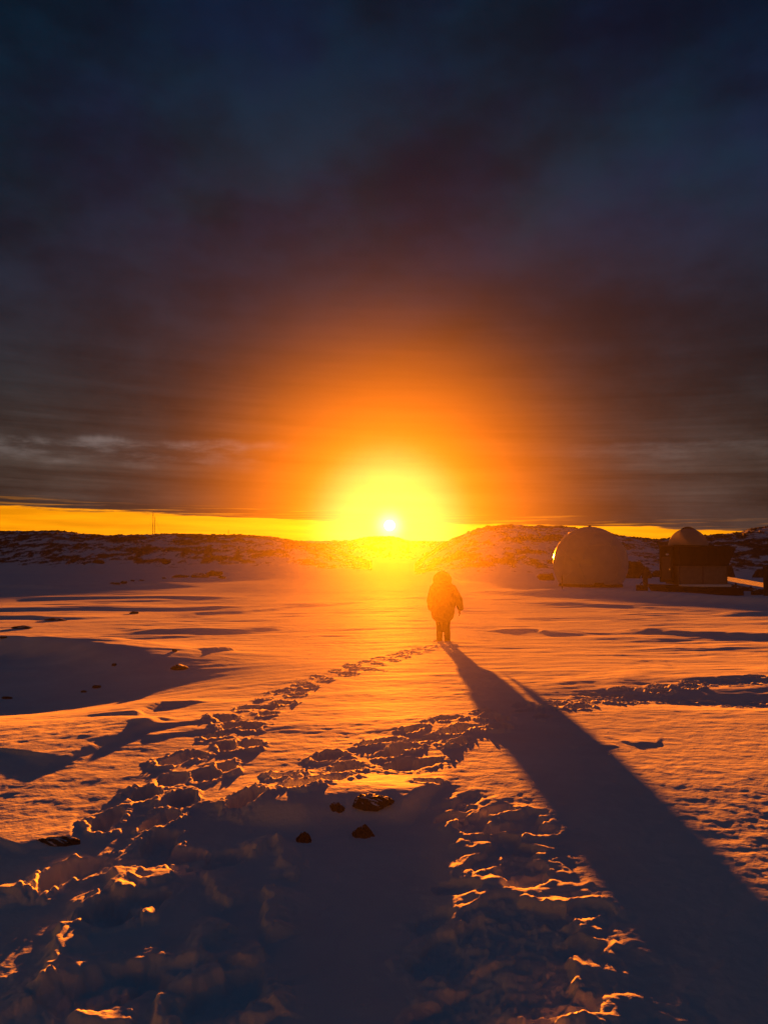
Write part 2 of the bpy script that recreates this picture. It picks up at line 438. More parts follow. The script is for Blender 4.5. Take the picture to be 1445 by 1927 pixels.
def rock_snow_material():
    """boulder with wind-packed snow on its flatter tops"""
    m, nt, N, L = new_mat('snow_dusted_rock')
    out = N.new('ShaderNodeOutputMaterial')
    a = N.new('ShaderNodeBsdfPrincipled'); s = N.new('ShaderNodeBsdfPrincipled')
    tc = N.new('ShaderNodeTexCoord'); nz = N.new('ShaderNodeTexNoise'); nz.inputs['Scale'].default_value = 5; nz.inputs['Detail'].default_value = 8
    L.new(tc.outputs['Object'], nz.inputs['Vector'])
    rp = N.new('ShaderNodeValToRGB'); rp.color_ramp.elements[0].color = (.014, .012, .010, 1); rp.color_ramp.elements[1].color = (.085, .068, .05, 1)
    rp.color_ramp.elements[0].position = .35; rp.color_ramp.elements[1].position = .72
    L.new(nz.outputs['Fac'], rp.inputs['Fac']); L.new(rp.outputs['Color'], a.inputs['Base Color']); a.inputs['Roughness'].default_value = .9
    a.inputs['Specular IOR Level'].default_value = .2
    bp = N.new('ShaderNodeBump'); bp.inputs['Strength'].default_value = .9; bp.inputs['Distance'].default_value = .06
    n2 = N.new('ShaderNodeTexNoise'); n2.inputs['Scale'].default_value = 14; n2.inputs['Detail'].default_value = 6
    L.new(tc.outputs['Object'], n2.inputs['Vector']); L.new(n2.outputs['Fac'], bp.inputs['Height']); L.new(bp.outputs['Normal'], a.inputs['Normal'])
    s.inputs['Base Color'].default_value = (.8, .82, .86, 1); s.inputs['Roughness'].default_value = .6
    ge = N.new('ShaderNodeNewGeometry'); sx = N.new('ShaderNodeSeparateXYZ'); L.new(ge.outputs['Normal'], sx.inputs[0])
    ad = N.new('ShaderNodeMath'); ad.operation = 'MULTIPLY_ADD'; L.new(nz.outputs['Fac'], ad.inputs[0]); ad.inputs[1].default_value = .9; L.new(sx.outputs['Z'], ad.inputs[2])
    mr = N.new('ShaderNodeMapRange'); mr.inputs['From Min'].default_value = 1.30; mr.inputs['From Max'].default_value = 1.42
    L.new(ad.outputs[0], mr.inputs['Value'])
    mx = N.new('ShaderNodeMixShader'); L.new(mr.outputs['Result'], mx.inputs['Fac']); L.new(a.outputs['BSDF'], mx.inputs[1]); L.new(s.outputs['BSDF'], mx.inputs[2])
    L.new(mx.outputs['Shader'], out.inputs['Surface'])
    return m
M_ROCKS = rock_snow_material()

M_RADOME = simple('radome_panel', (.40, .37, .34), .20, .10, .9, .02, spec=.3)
M_SEAM = simple('panel_seam', (.40, .40, .39), .5, .1, 3, 0)
M_DARK = simple('dark_paint', (.012, .011, .011), .75, .3, 5, .1, spec=.3)
M_CLAD = simple('dark_cladding', (.022, .016, .015), .8, .25, 4, .15, spec=.3)
M_WALL = simple('weathered_wall', (.19, .15, .13), .8, .15, 2.5, .1, spec=.3)
M_DOOR = simple('door_paint', (.12, .075, .07), .6, .15, 4, .05, spec=.3)
M_WOOD = simple('weathered_timber', (.07, .05, .04), .85, .35, 8, .3, spec=.2)
M_STEEL = simple('bright_steel', (.80, .78, .74), .22, .06, 3, .03, metal=1.0)
M_MAST = simple('mast_steel', (.05, .045, .04), .7, .2, 3, 0)
M_LAMP = simple('lamp_glass', (.85, .85, .82), .08, .05, 3, 0, spec=.8)
M_PARKA = simple('parka_cloth', (.035, .028, .030), .85, .25, 14, .25, spec=.2)
M_TROUS = simple('trouser_cloth', (.022, .022, .026), .9, .2, 14, .2, spec=.2)
M_BOOT = simple('boot_leather', (.025, .02, .018), .7, .2, 20, .1, spec=.3)
M_SKIN = simple('skin', (.42, .25, .19), .55, .08, 20, .02)
M_HAIR = simple('hair', (.03, .02, .015), .6, .3, 60, .3)

# ------------------------------------------------------------------ ground sheet
fa = np.linspace(R(-34), R(34), 860)
left = np.linspace(R(-180), R(-34), 70)[:-1]; right = np.linspace(R(34), R(180), 70)[1:]
ANG = np.concatenate([left, fa, right])
RAD = np.concatenate([[0.05, .3, .6, .9, 1.2, 1.5, 1.8, 2.1], np.exp(np.arange(math.log(2.3), math.log(14), .0034)),
                      np.exp(np.arange(math.log(14.05), math.log(120), .0042)), np.exp(np.linspace(math.log(121), math.log(3000), 130))])
A, RR = np.meshgrid(ANG, RAD)
GX = RR * np.sin(A); GY = RR * np.cos(A)
GZ = terrain(GX.ravel(), GY.ravel()).reshape(GX.shape)
snow = link('snow_ground', grid_mesh('snow_ground', GX, GY, GZ), M_SNOW)
tag(snow, 'wind packed snowfield crossed by footprint trails', kind='structure')

# ------------------------------------------------------------------ hills
def hill(name, prof, foot_r, ridge_r, back, rock_amt, seed, label, rocky_lo=0.0):
    """prof: list of (photo column, photo row) of the skyline"""
    px = np.array([p[0] for p in prof], float); py = np.array([p[1] for p in prof], float)
    cols = 1500
    PX = np.linspace(px[0], px[-1], cols)
    tanx = (PX - 722.5) / F
    ridge_z = (1045 - np.interp(PX, px, py)) / F * ridge_r + EYE
    k = np.exp(-np.linspace(-2, 2, 31) ** 2); k /= k.sum()
    ridge_z = np.convolve(np.pad(ridge_z, 15, mode='edge'), k, mode='valid')
    rows = np.concatenate([np.linspace(foot_r - 12, ridge_r + 8, 230), np.linspace(ridge_r + 9, ridge_r + back, 24)])
    Y = np.repeat(rows[:, None], cols, 1); X = Y * tanx[None, :]
    fr = foot_r + 14 * pn(X * .02, X * 0 + 3, seed)
    t = (Y - fr) / (ridge_r - fr)
    up = sstep(-.05, 1.0, t) * .55 + np.clip(t, 0, 1) * .45
    g0 = base_rel(Y) + EYE
    dn = sstep(ridge_r, ridge_r + back, Y)
    Z = g0 + (ridge_z[None, :] - g0) * up * (1 - dn)
    lump = fbm(X * .05, Y * .05, seed + 5, 4)
    Z += 1.1 * lump * np.clip(t, 0, 1) * (1 - sstep(.55, .95, t) * .75)
    n = fbm(X * .42, Y * .22, seed + 9, 5, .7)
    big = pn(X * .035, Y * .04, seed + 2)
    m = np.clip(t, 0, 1.2)
    band = pn(X * .022 + 7, Y * .10, seed + 3)
    clump = fbm(X * .11, Y * .09, seed + 4, 3, .6)
    rock = .5 + .50 * n + .30 * big + .45 * clump + .22 * band + (rock_amt - .5) - .75 * (1 - sstep(rocky_lo, rocky_lo + .28, m))
    bumpy = np.clip(rock - .38, 0, .6)
    Z += 1.5 * bumpy * (.35 + .65 * np.abs(fbm(X * .6, Y * .6, seed + 21, 3))) * sstep(0, .2, t)
    Z += .22 * fbm(X * .35, Y * .35, seed + 40, 3) * sstep(.05, .3, t)
    Z -= .6 * (1 - sstep(-.12, .05, t))
    o = link(name, grid_mesh(name, X, Y, Z, {'rock': rock}), M_HILL)
    return tag(o, label, kind='structure')

hill('rocky_hill', [(-1100, 985), (-500, 992), (-200, 996), (0, 1000), (60, 999), (110, 1000), (150, 1005), (200, 1008), (290, 1006), (350, 1006), (410, 1006), (470, 1009),
     (505, 1010), (525, 1012), (545, 1017), (580, 1024), (640, 1040), (700, 1060)], 150, 225, 90, .53, 101,
     'low snowy ridge strewn with dark rocks behind the left snowfield')
hill('rocky_slope', [(780, 1062), (810, 1040), (840, 1020), (865, 1010), (885, 1002), (905, 996), (930, 991), (960, 989), (1000, 991), (1040, 992), (1070, 994), (1110, 998), (1160, 1008), (1200, 1013),
     (1235, 1018), (1265, 1014), (1300, 1010), (1345, 1007), (1365, 1005), (1390, 1003), (1410, 997), (1445, 991), (1520, 985), (1700, 975), (2300, 965)], 122, 205, 90, .50, 202,
     'snowy slope with scattered rocks rising behind the radome', rocky_lo=-.1)
hill('distant_hill', [(300, 1024), (450, 1018), (560, 1018), (640, 1018), (664, 1017), (680, 1012), (700, 1009), (735, 1009), (752, 1012), (768, 1018), (830, 1019), (900, 1017), (1050, 1022)], 380, 430, 60, .42, 303,
     'far snow ridge with a small rounded top under the sun')

# ------------------------------------------------------------------ boulders
def boulder(px, py_top, py_base, wpx, d, label, seed, depth=.8, mat=None, group=None, cuts=9, sink=.18, name='boulder', rough=.16, sub=4, flat=None):
    """boulder of a given outline, standing on the snow at depth d"""
    rn = random.Random(seed)
    s = d / F
    w = wpx * s; h = max((py_base - py_top) * s, .02)
    p = AT(px, py_base, d)
    bm = bmesh.new()
    bmesh.ops.create_icosphere(bm, subdivisions=sub, radius=1)
    planes = [(Vector((rn.gauss(0, 1), rn.gauss(0, 1), rn.gauss(.2, .8))).normalized(), rn.uniform(.58, .92)) for _ in range(cuts)]
    for v in bm.verts:
        for n, o in planes:
            dd = v.co.dot(n) - o
            if dd > 0: v.co -= n * dd * .92
    C = np.array([v.co for v in bm.verts])
    nz = fbm(C[:, 0] * 2 + C[:, 2] * 1.3 + seed, C[:, 1] * 2 - C[:, 2], seed, 5, .6)
    C = C * (1 + rough * nz)[:, None]
    if flat is not None:
        lim = flat + .22 * fbm(C[:, 0] * 2.2 + seed, C[:, 1] * 2.2, seed + 1, 4, .6)
        C[:, 2] = np.minimum(C[:, 2], lim + .08 * (C[:, 2] - lim))
    C[:, 0] = (C[:, 0] - (C[:, 0].min() + C[:, 0].max()) / 2) / (C[:, 0].max() - C[:, 0].min()) * w
    C[:, 1] = C[:, 1] / (C[:, 1].max() - C[:, 1].min()) * w * depth
    C[:, 2] = (C[:, 2] - C[:, 2].min()) / (C[:, 2].max() - C[:, 2].min()) * h * (1 + sink * 2) - h * sink * 2
    for v, c in zip(bm.verts, C): v.co = c
    o = link(name, bm_mesh(name, bm, True), mat or M_ROCKS)
    o.location = p
    return tag(o, label, 'boulder' if name == 'boulder' else 'stone', group)

def on_ground(px, py):
    """depth and row of the real snow surface under a sight line"""
    ys = np.exp(np.linspace(math.log(2.0), math.log(160), 3000))
    P = AT(px, py, 1.0)
    x = ys * P.x; z = ys * (P.z - EYE) + EYE
    g = terrain(x.copy(), ys.copy())
    i = int(np.argmax(z < g))
    return float(ys[i]) if (z < g).any() else 120.0

GL = 'dark boulders on the far snow left of the sun'
def B(px, yt, yb, w, label, seed, d=None, **k):
    d = d if d is not None else on_ground(px, yb)
    return boulder(px, yt, yb, w, d, label, seed, **k)

B(402, 1073, 1084, 34, 'tallest dark boulder of the row on the far snow left of the sun', 11, group=GL, depth=.7)
B(378, 1078, 1087, 34, 'dark boulder in the middle of the far row, left of the tallest one', 12, group=GL)
B(340, 1081, 1087, 34, 'long flat boulder at the left end of the far boulder row', 13, group=GL, depth=.5)
B(418, 1083, 1088, 16, 'small boulder just right of the tallest one in the far row', 14, group=GL)
B(309, 1086, 1089, 8, 'small lone stone a little left of the far boulder row', 15, group=GL)
B(233, 1093, 1098, 13, 'round stone at the right end of a flat rock outcrop on the far snow', 16, group=GL)
B(216, 1095, 1099, 22, 'flat rock outcrop furthest left on the far snow', 17, group=GL, depth=.5)
B(250, 1091, 1094, 8, 'left one of two small stones near the flat rock outcrop', 18, group=GL)
B(267, 1090, 1093, 11, 'right one of two small stones near the flat rock outcrop', 19, group=GL)
B(186, 1052, 1059, 24, 'isolated flat boulder at the foot of the left ridge, further left', 20, d=150, group=GL, depth=.5)
B(313, 1053, 1060, 18, 'isolated pointed boulder at the foot of the left ridge, above the boulder row', 21, d=150, group=GL)

GR = 'dark boulders around the radome and hut'
B(1193, 1055, 1088, 36, 'largest dark boulder, standing right beside the big radome', 31, group=GR, cuts=12)
B(1216, 1066, 1088, 20, 'dark boulder behind the upright post', 32, group=GR)
B(1178, 1078, 1088, 12, 'small stone tucked at the foot of the largest boulder', 33, group=GR)
B(1237, 1072, 1086, 24, 'low dark boulder beside the hut porch', 34, group=GR)
B(1374, 1063, 1086, 18, 'dark boulder peeking out behind the right wall of the hut', 35, group=GR)
B(1434, 1068, 1087, 36, 'broad dark rock above the glow mirroring steel strip at the right edge', 36, group=GR)
B(1028, 1077, 1092, 34, 'hazy brown rock left of the big radome', 37, group=GR)
B(1398, 1103, 1112, 24, 'low stone in the snow under the middle of the glow mirroring steel strip', 38, group=GR)
B(1427, 1108, 1119, 30, 'low stone in the snow at the right edge in front of the glow mirroring steel strip', 39, group=GR)
B(1378, 1100, 1108, 16, 'small stone by the right end of the hut plinth', 40, group=GR)

GF = 'stones poking through the nearer snow'
B(42, 1177, 1183, 40, 'flat dark rock patch at the left edge above the shaded hollow', 51, group=GF, depth=.35)
B(105, 1163, 1168, 44, 'long thin dark rock on a drift crest above the flat patch at left', 52, group=GF, depth=.3)
B(8, 1197, 1201, 16, 'dark stone cut by the left photo edge above the hollow', 53, group=GF, depth=.5)
B(253, 1150, 1155, 18, 'small dark hump of rock on the pink far drifts', 54, group=GF, depth=.5)
B(329, 1221, 1226, 11, 'small stub of rock casting a thin shadow on the bright snow', 55, group=GF)
B(338, 1249, 1259, 32, 'snow crusted rock at the tip of the large shaded hollow', 56, group=GF)
B(215, 1248, 1253, 9, 'tiny bright topped stone inside the shaded hollow', 57, group=GF)
B(182, 1289, 1295, 18, 'dark flat stone in the lower part of the shaded hollow', 58, group=GF, depth=.5)
B(158, 1299, 1303, 12, 'dark stone just left of the flat stone low in the hollow', 59, group=GF, depth=.5)
B(14, 1310, 1315, 20, 'dark stone by the left photo edge inside the hollow', 60, group=GF, depth=.4)
GM = 'rocks bared on the near mound'
B(700, 1495, 1510, 84, 'largest bare rock on the crest of the near mound', 61, group=GM, depth=.6, sink=.7, rough=.26, sub=5, cuts=4)
B(634, 1511, 1521, 30, 'small bare rock on the mound left of the largest one', 62, group=GM, sink=.7, rough=.26, sub=5, cuts=4)
B(684, 1551, 1572, 44, 'ragged rock in the shaded front of the near mound, below the crest', 63, group=GM, sink=.7, rough=.26, sub=5, cuts=4)
B(572, 1566, 1584, 30, 'narrow rock in the shaded front of the mound, lower left', 64, group=GM, sink=.7, rough=.26, sub=5, cuts=4)
B(104, 1574, 1585, 98, 'long dark rock edge on the left foreground snow', 65, group=GM, depth=.35, sink=.7, rough=.26, sub=5, cuts=4)

# ------------------------------------------------------------------ radome
def make_radome():
    d = 77.0
    c = AT(1110, 1060, d); rad = 68.5 / F * d
    zc = c.z; zb = AT(1110, 1104, d).z
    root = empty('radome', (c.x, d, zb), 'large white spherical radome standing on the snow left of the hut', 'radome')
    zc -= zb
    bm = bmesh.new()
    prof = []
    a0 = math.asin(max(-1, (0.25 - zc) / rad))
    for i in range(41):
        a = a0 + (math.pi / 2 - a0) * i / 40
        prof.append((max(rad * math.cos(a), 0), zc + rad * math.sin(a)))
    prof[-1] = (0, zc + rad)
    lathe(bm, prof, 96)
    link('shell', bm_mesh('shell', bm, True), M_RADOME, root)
    # panel joints: an irregular web of thin raised strips
    bm = bmesh.new()
    b2 = bmesh.new(); bmesh.ops.create_icosphere(b2, subdivisions=2, radius=rad + .004)
    rot = Matrix.Rotation(.6, 3, 'X') @ Matrix.Rotation(.35, 3, 'Z')
    for e in b2.edges:
        p, q = [rot @ v.co for v in e.verts]
        for k in range(4):
            u = p.lerp(q, k / 4).normalized() * (rad + .006); w = p.lerp(q, (k + 1) / 4).normalized() * (rad + .006)
            if min(u.z, w.z) + zc > .3:
                tube(bm, u + Vector((0, 0, zc)), w + Vector((0, 0, zc)), .022, n=4, caps=False)
    b2.free()
    link('panel_joint', bm_mesh('panel_joint', bm), M_SEAM, root)
    rb = prof[0][0]
    bm = bmesh.new()
    lathe(bm, [(rb - .05, -.6), (rb + .10, -.6), (rb + .10, .22), (rb + .04, .30), (rb - .05, .30)], 72)
    link('base_ring', bm_mesh('base_ring', bm), M_DARK, root)
    bm = bmesh.new()
    lathe(bm, [(.16, zc + rad - .02), (.16, zc + rad + .1), (.05, zc + rad + .14), (.05, zc + rad + .17), (0, zc + rad + .19)], 14)
    link('finial', bm_mesh('finial', bm), M_DARK, root)
    bm = bmesh.new()
    box(bm, (-.45, -rb - .14, .22), (.45, -rb + .25, 1.0), .03)
    link('hatch', bm_mesh('hatch', bm), M_DARK, root)
make_radome()
# thin marker post before the radome
p0 = AT(1057.5, 1108, 72); zt = AT(1057.5, 1084, 72).z
mp = empty('marker_post', p0, 'thin dark post in the snow before the left edge of the radome', 'post')
bm = bmesh.new(); tube(bm, (0, 0, -.4), (0, 0, zt - p0.z), .055, .05, 10); link('pole', bm_mesh('pole', bm), M_WOOD, mp)
bm = bmesh.new(); tube(bm, (0, 0, zt - p0.z), (0, 0, zt - p0.z + .05), .07, .04, 10); link('post_cap', bm_mesh('post_cap', bm), M_DARK, mp)

# ------------------------------------------------------------------ hut with roof dome
def make_hut():
    d = 76.0; s = d / F
    o = AT(1322, 1100, 60.0)
    root = empty('equipment_hut', o, 'dark equipment hut with overhanging upper cladding and a dome on its roof', 'hut')
    root.scale = (60.0 / 76.0,) * 3
    X = lambda px: (px - 1322) * s
    Z = lambda py: (1100 - py) * s
    dep = 3.6
    # lower wall with corner boards
    bm = bmesh.new(); box(bm, (X(1277), 0, Z(1101)), (X(1368), dep, Z(1064.5)), .02)
    w = link('wall', bm_mesh('wall', bm), M_WALL, root)
    for px in (1278.2, 1322, 1366.8):
        bm = bmesh.new(); box(bm, (X(px) - .06, -.035, Z(1100)), (X(px) + .06, .01, Z(1066)))
        link('corner_board', bm_mesh('corner_board', bm), M_DOOR, w)
    # upper cladding flares outward on the right
    bm = bmesh.new()
    prism(bm, [(X(1276), Z(1065)), (X(1368), Z(1065)), (X(1383), Z(1031.5)), (X(1276), Z(1028))], -.28, dep + .25)
    up = link('upper_cladding', bm_mesh('upper_cladding', bm), M_CLAD, root)
    bm = bmesh.new()
    for k in range(1, 12):
        x = X(1276) + (X(1368) - X(1276)) * k / 12
        box(bm, (x - .02, -.30, Z(1064)), (x + .02, -.275, Z(1033)))
    link('batten', bm_mesh('batten', bm), M_DARK, up)
    bm = bmesh.new()
    prism(bm, [(X(1274), Z(1027.6)), (X(1384.5), Z(1031)), (X(1384.5), Z(1028.8)), (X(1274), Z(1025.6))], -.36, dep + .33)
    link('roof', bm_mesh('roof', bm), M_DARK, root)
    # entry porch turned a little, with its door
    pr = bpy.data.objects.new('porch', None)
    bm = bmesh.new(); box(bm, (-.62, -.8, 0), (.62, .8, 3.55), .02)
    po = link('porch', bm_mesh('porch', bm), M_CLAD, root)
    po.location = (X(1263.5), 1.4, Z(1096)); po.rotation_euler = (0, 0, R(-18))
    bpy.data.objects.remove(pr)
    bm = bmesh.new(); box(bm, (-.42, -.86, .25), (.38, -.79, 2.5), .015); link('door', bm_mesh('door', bm), M_DOOR, po)
    bm = bmesh.new(); box(bm, (-.70, -.9, 3.55), (.70, .9, 3.66), .01); link('porch_roof', bm_mesh('porch_roof', bm), M_DOOR, po)
    bm = bmesh.new(); box(bm, (.25, -.92, 1.2), (.32, -.85, 1.35), .01); link('handle', bm_mesh('handle', bm), M_STEEL, po)
    bm = bmesh.new(); bmesh.ops.create_uvsphere(bm, u_segments=14, v_segments=8, radius=.13)
    for v in bm.verts: v.co = Vector((v.co.x * 1.3 + .1, v.co.y - .84, v.co.z * .8 + 2.75))
    link('lamp', bm_mesh('lamp', bm, True), M_LAMP, po)
    # plinth, its left end cut back
    bm = bmesh.new()
    prism(bm, [(X(1243), Z(1101.5)), (X(1390), Z(1106.5)), (X(1390), Z(1127)), (X(1259), Z(1127))], -.9, dep + .6)
    link('plinth', bm_mesh('plinth', bm), M_DARK, root)
    bm = bmesh.new(); box(bm, (X(1276), -.75, Z(1104)), (X(1369), -.02, Z(1099.6)), .03); link('snow_sill', bm_mesh('snow_sill', bm), M_SNOW, root)
    # dome with the dish inside
    rad = 36.5 * s
    cz = Z(1030)
    cx = X(1309)
    m, nt, N, L = new_mat('dome_shell')
    out = N.new('ShaderNodeOutputMaterial'); b = N.new('ShaderNodeBsdfPrincipled'); t = N.new('ShaderNodeBsdfTranslucent')
    tc = N.new('ShaderNodeTexCoord'); nz = N.new('ShaderNodeTexNoise'); nz.inputs['Scale'].default_value = 1.5; nz.inputs['Detail'].default_value = 5
    L.new(tc.outputs['Object'], nz.inputs['Vector'])
    rp = N.new('ShaderNodeValToRGB'); rp.color_ramp.elements[0].color = (.28, .25, .23, 1); rp.color_ramp.elements[1].color = (.45, .42, .38, 1)
    L.new(nz.outputs['Fac'], rp.inputs['Fac']); L.new(rp.outputs['Color'], b.inputs['Base Color']); b.inputs['Roughness'].default_value = .35
    t.inputs['Color'].default_value = (.5, .44, .38, 1)
    tr = N.new('ShaderNodeBsdfTransparent'); tr.inputs['Color'].default_value = (.9, .85, .8, 1)
    m1 = N.new('ShaderNodeMixShader'); m1.inputs['Fac'].default_value = .25; L.new(b.outputs['BSDF'], m1.inputs[1]); L.new(t.outputs['BSDF'], m1.inputs[2])
    m2 = N.new('ShaderNodeMixShader'); m2.inputs['Fac'].default_value = .18; L.new(m1.outputs['Shader'], m2.inputs[1]); L.new(tr.outputs['BSDF'], m2.inputs[2])
    L.new(m2.outputs['Shader'], out.inputs['Surface'])
    bm = bmesh.new()
    lathe(bm, [(rad * math.cos(a), rad * math.sin(a)) for a in np.linspace(-.05, math.pi / 2 - .001, 26)] + [(0, rad)], 64)
    dm = link('dome', bm_mesh('dome', bm, True), m, root); dm.location = (cx, dep / 2, cz)
    bm = bmesh.new()
    pr = [(r, .55 * (r / 1.0) ** 2) for r in np.linspace(0, 1.0, 8)]
    lathe(bm, pr, 28)
    for v in bm.verts: v.co = Matrix.Rotation(R(62), 3, 'X') @ v.co + Vector((0, 0, .95))
    tube(bm, (0, 0, 0), (0, 0, .95), .12, .09, 8)
    link('dish', bm_mesh('dish', bm, True), M_DARK, dm)
    bm = bmesh.new(); lathe(bm, [(rad - .06, -.12), (rad + .06, -.12), (rad + .06, .05), (rad - .06, .05)], 48)
    link('dome_ring', bm_mesh('dome_ring', bm), M_CLAD, dm)
make_hut()

# ------------------------------------------------------------------ upright post with box
pd = 57.0; ps = pd / F
p0 = AT(1214, 1114, pd)
root = empty('service_post', p0, 'dark square post with a small box on its left, between radome and hut', 'post')
bm = bmesh.new(); box(bm, (-.165, -.09, -.5), (.165, .09, 42 * ps), .015); link('post', bm_mesh('post', bm), M_WOOD, root)
bm = bmesh.new(); box(bm, (-.64, -.2, -.4), (-.17, .2, 13 * ps), .015); bx_ = link('junction_box', bm_mesh('junction_box', bm), M_DARK, root)
bm = bmesh.new(); box(bm, (-.66, -.22, 13 * ps + .003), (-.17, .22, 13 * ps + .035), .012); link('lid', bm_mesh('lid', bm), M_STEEL, bx_)
bm = bmesh.new(); tube(bm, (-.4, 0, 13 * ps + .03), (-.2, 0, 19 * ps), .04, .03, 8); link('conduit', bm_mesh('conduit', bm), M_DARK, bx_)

# ------------------------------------------------------------------ unidentified bright strip at the right edge: steel plate tilted to mirror sun glow
v_ = Vector((math.sin(R(24.9)), math.cos(R(24.9)), -.036)).normalized()
n_ = (Vector((.105, .99, .100)).normalized() - v_).normalized()      # leans so that it mirrors the glow beside the sun
q1 = AT(1447, 1103, 58.0)
lo_, hi_ = 40.0, 200.0
for _ in range(50):
    md_ = (lo_ + hi_) / 2
    if (AT(1367, 1089, md_) - q1).dot(n_) * (AT(1367, 1089, lo_) - q1).dot(n_) > 0: lo_ = md_
    else: hi_ = md_
q0 = AT(1367, 1089, lo_)
root = empty('mirror_strip', q1.copy(), 'unidentified bright orange strip, built as a steel plate tilted to mirror the sun glow, sloping down from the hut to the right photo edge', 'strip')
o = q1.copy()
ax_ = (q1 - q0).normalized(); w_ = n_.cross(ax_).normalized()
if w_.z < 0: w_ = -w_
bm = bmesh.new()
def strip_(c0, c1, h0, h1, off0, off1):
    vs = []
    for c, h in ((c0, h0), (c1, h1)):
        for sg, of in ((-1, off0), (1, off0), (1, off1), (-1, off1)):
            vs.append(bm.verts.new(c + w_ * h * sg + n_ * of - o))
    for f in ((0, 1, 2, 3), (4, 5, 6, 7), (0, 1, 5, 4), (1, 2, 6, 5), (2, 3, 7, 6), (3, 0, 4, 7)): bm.faces.new([vs[i] for i in f])
hw = 3.8 / F
strip_(q0, q1, hw * q0.y / max(w_.z, .3), hw * q1.y / max(w_.z, .3) * 1.05, -.06, 0.0)
link('mirror_plate', bm_mesh('mirror_plate', bm), M_STEEL, root)
for t in (.25, .62, .97):
    c = q0.lerp(q1, t) - o - w_ * .25
    bm = bmesh.new(); box(bm, (c.x + .04, c.y - .07, c.z - 1.4), (c.x + .18, c.y + .07, c.z - .05), .01)
    link('leg', bm_mesh('leg', bm), M_DARK, root)
bm = bmesh.new(); tube(bm, q0 - o - w_ * .5 - n_ * .1, q1 - o - w_ * .42 - n_ * .1, .09, n=6)
link('stringer', bm_mesh('stringer', bm), M_DARK, root)
p0 = AT(1442, 1112, 56)
root = empty('end_post', p0, 'dark upright post at the right photo edge beside the glow mirroring steel strip', 'post')
bm = bmesh.new(); box(bm, (-.2, -.1, -.4), (.2, .1, 1.75), .015); link('post', bm_mesh('post', bm), M_WOOD, root)
bm = bmesh.new(); tube(bm, (-.1, -.05, 1.35), (-.75, .1, 1.0), .05, n=8); link('brace', bm_mesh('brace', bm), M_WOOD, root)

# ------------------------------------------------------------------ masts on the skyline
def mast(px, yt, yb, d, r, label):
    b0 = AT(px, yb, d); t0 = AT(px, yt, d)
    h = t0.z - b0.z
    root = empty('radio_mast', b0, label, 'mast', 'thin masts on the left skyline')
    bm = bmesh.new()
    for k in range(3):
        a = k * 2.094; tube(bm, (math.cos(a) * r, math.sin(a) * r, 0), (math.cos(a) * r * .7, math.sin(a) * r * .7, h), r * .42, r * .3, 5)
    n = max(4, int(h / .8))
    for i in range(n):
        z0, z1 = h * i / n, h * (i + 1) / n
        for k in range(3):
            a, c = k * 2.094, (k + 1) * 2.094
            tube(bm, (math.cos(a) * r * .9, math.sin(a) * r * .9, z0), (math.cos(c) * r * .9, math.sin(c) * r * .9, z1), r * .2, n=4, caps=False)
    link('lattice', bm_mesh('lattice', bm), M_MAST, root)
    bm = bmesh.new()
    for k in range(3):
        a = k * 2.094 + .5; tube(bm, (0, 0, h * .9), (math.cos(a) * h * .45, math.sin(a) * h * .45, -1.0), .012, n=4)
    link('guy_wire', bm_mesh('guy_wire', bm), M_MAST, root)
    bm = bmesh.new(); tube(bm, (0, 0, h), (0, 0, h * 1.06), r * .4, r * .15, 6); link('aerial', bm_mesh('aerial', bm), M_MAST, root)
mast(288, 962, 1008, 232, .10, 'taller left one of the two thin radio masts side by side')
mast(291.5, 973, 1008, 236, .09, 'shorter right one of the two thin radio masts side by side')
mast(430, 997, 1009, 232, .07, 'very short thin mast alone on the skyline nearer the sun')

# ------------------------------------------------------------------ person
def skin_mesh(name, verts, edges, radii, mat, parent, sub=2, root=0):
    me = bpy.data.meshes.new(name)
    me.from_pydata([Vector(v) for v in verts], edges, [])
    o = link(name, me, mat, parent)
    md = o.modifiers.new('skin', 'SKIN'); md.use_smooth_shade = True
    for i, r in enumerate(radii):
        r = (r, r) if not isinstance(r, tuple) else r
        me.skin_vertices[0].data[i].radius = r
        me.skin_vertices[0].data[i].use_root = (i == root)
    sb = o.modifiers.new('sub', 'SUBSURF'); sb.levels = sub; sb.render_levels = sub
    return o

def loft(bm, rings, n=20):
    """rings: (cx, cy, z, rx, ry) closed at both ends"""
    R_ = []
    for cx, cy, z, rx, ry in rings:
        R_.append([bm.verts.new((cx + rx * math.cos(2 * math.pi * i / n), cy + ry * math.sin(2 * math.pi * i / n), z)) for i in range(n)])
    for A_, B_ in zip(R_, R_[1:]):
        for i in range(n): bm.faces.new((A_[i], A_[(i + 1) % n], B_[(i + 1) % n], B_[i]))
    bm.faces.new(R_[0][::-1]); bm.faces.new(R_[-1])

def fused(name, bm, mat, parent, vox=.022, wrinkle=.012, seed=0):
    me = bm_mesh(name, bm)
    o = link(name, me, mat, parent)
    rm = o.modifiers.new('remesh', 'REMESH'); rm.mode = 'VOXEL'; rm.voxel_size = vox; rm.use_smooth_shade = True
    sm = o.modifiers.new('smooth', 'SMOOTH'); sm.factor = .5; sm.iterations = 4
    if wrinkle:
        tx = bpy.data.textures.new(name + '_folds', 'CLOUDS'); tx.noise_scale = .13
        dp = o.modifiers.new('folds', 'DISPLACE'); dp.texture = tx; dp.strength = wrinkle * 2; dp.mid_level = .5; dp.texture_coords = 'LOCAL'
    return o

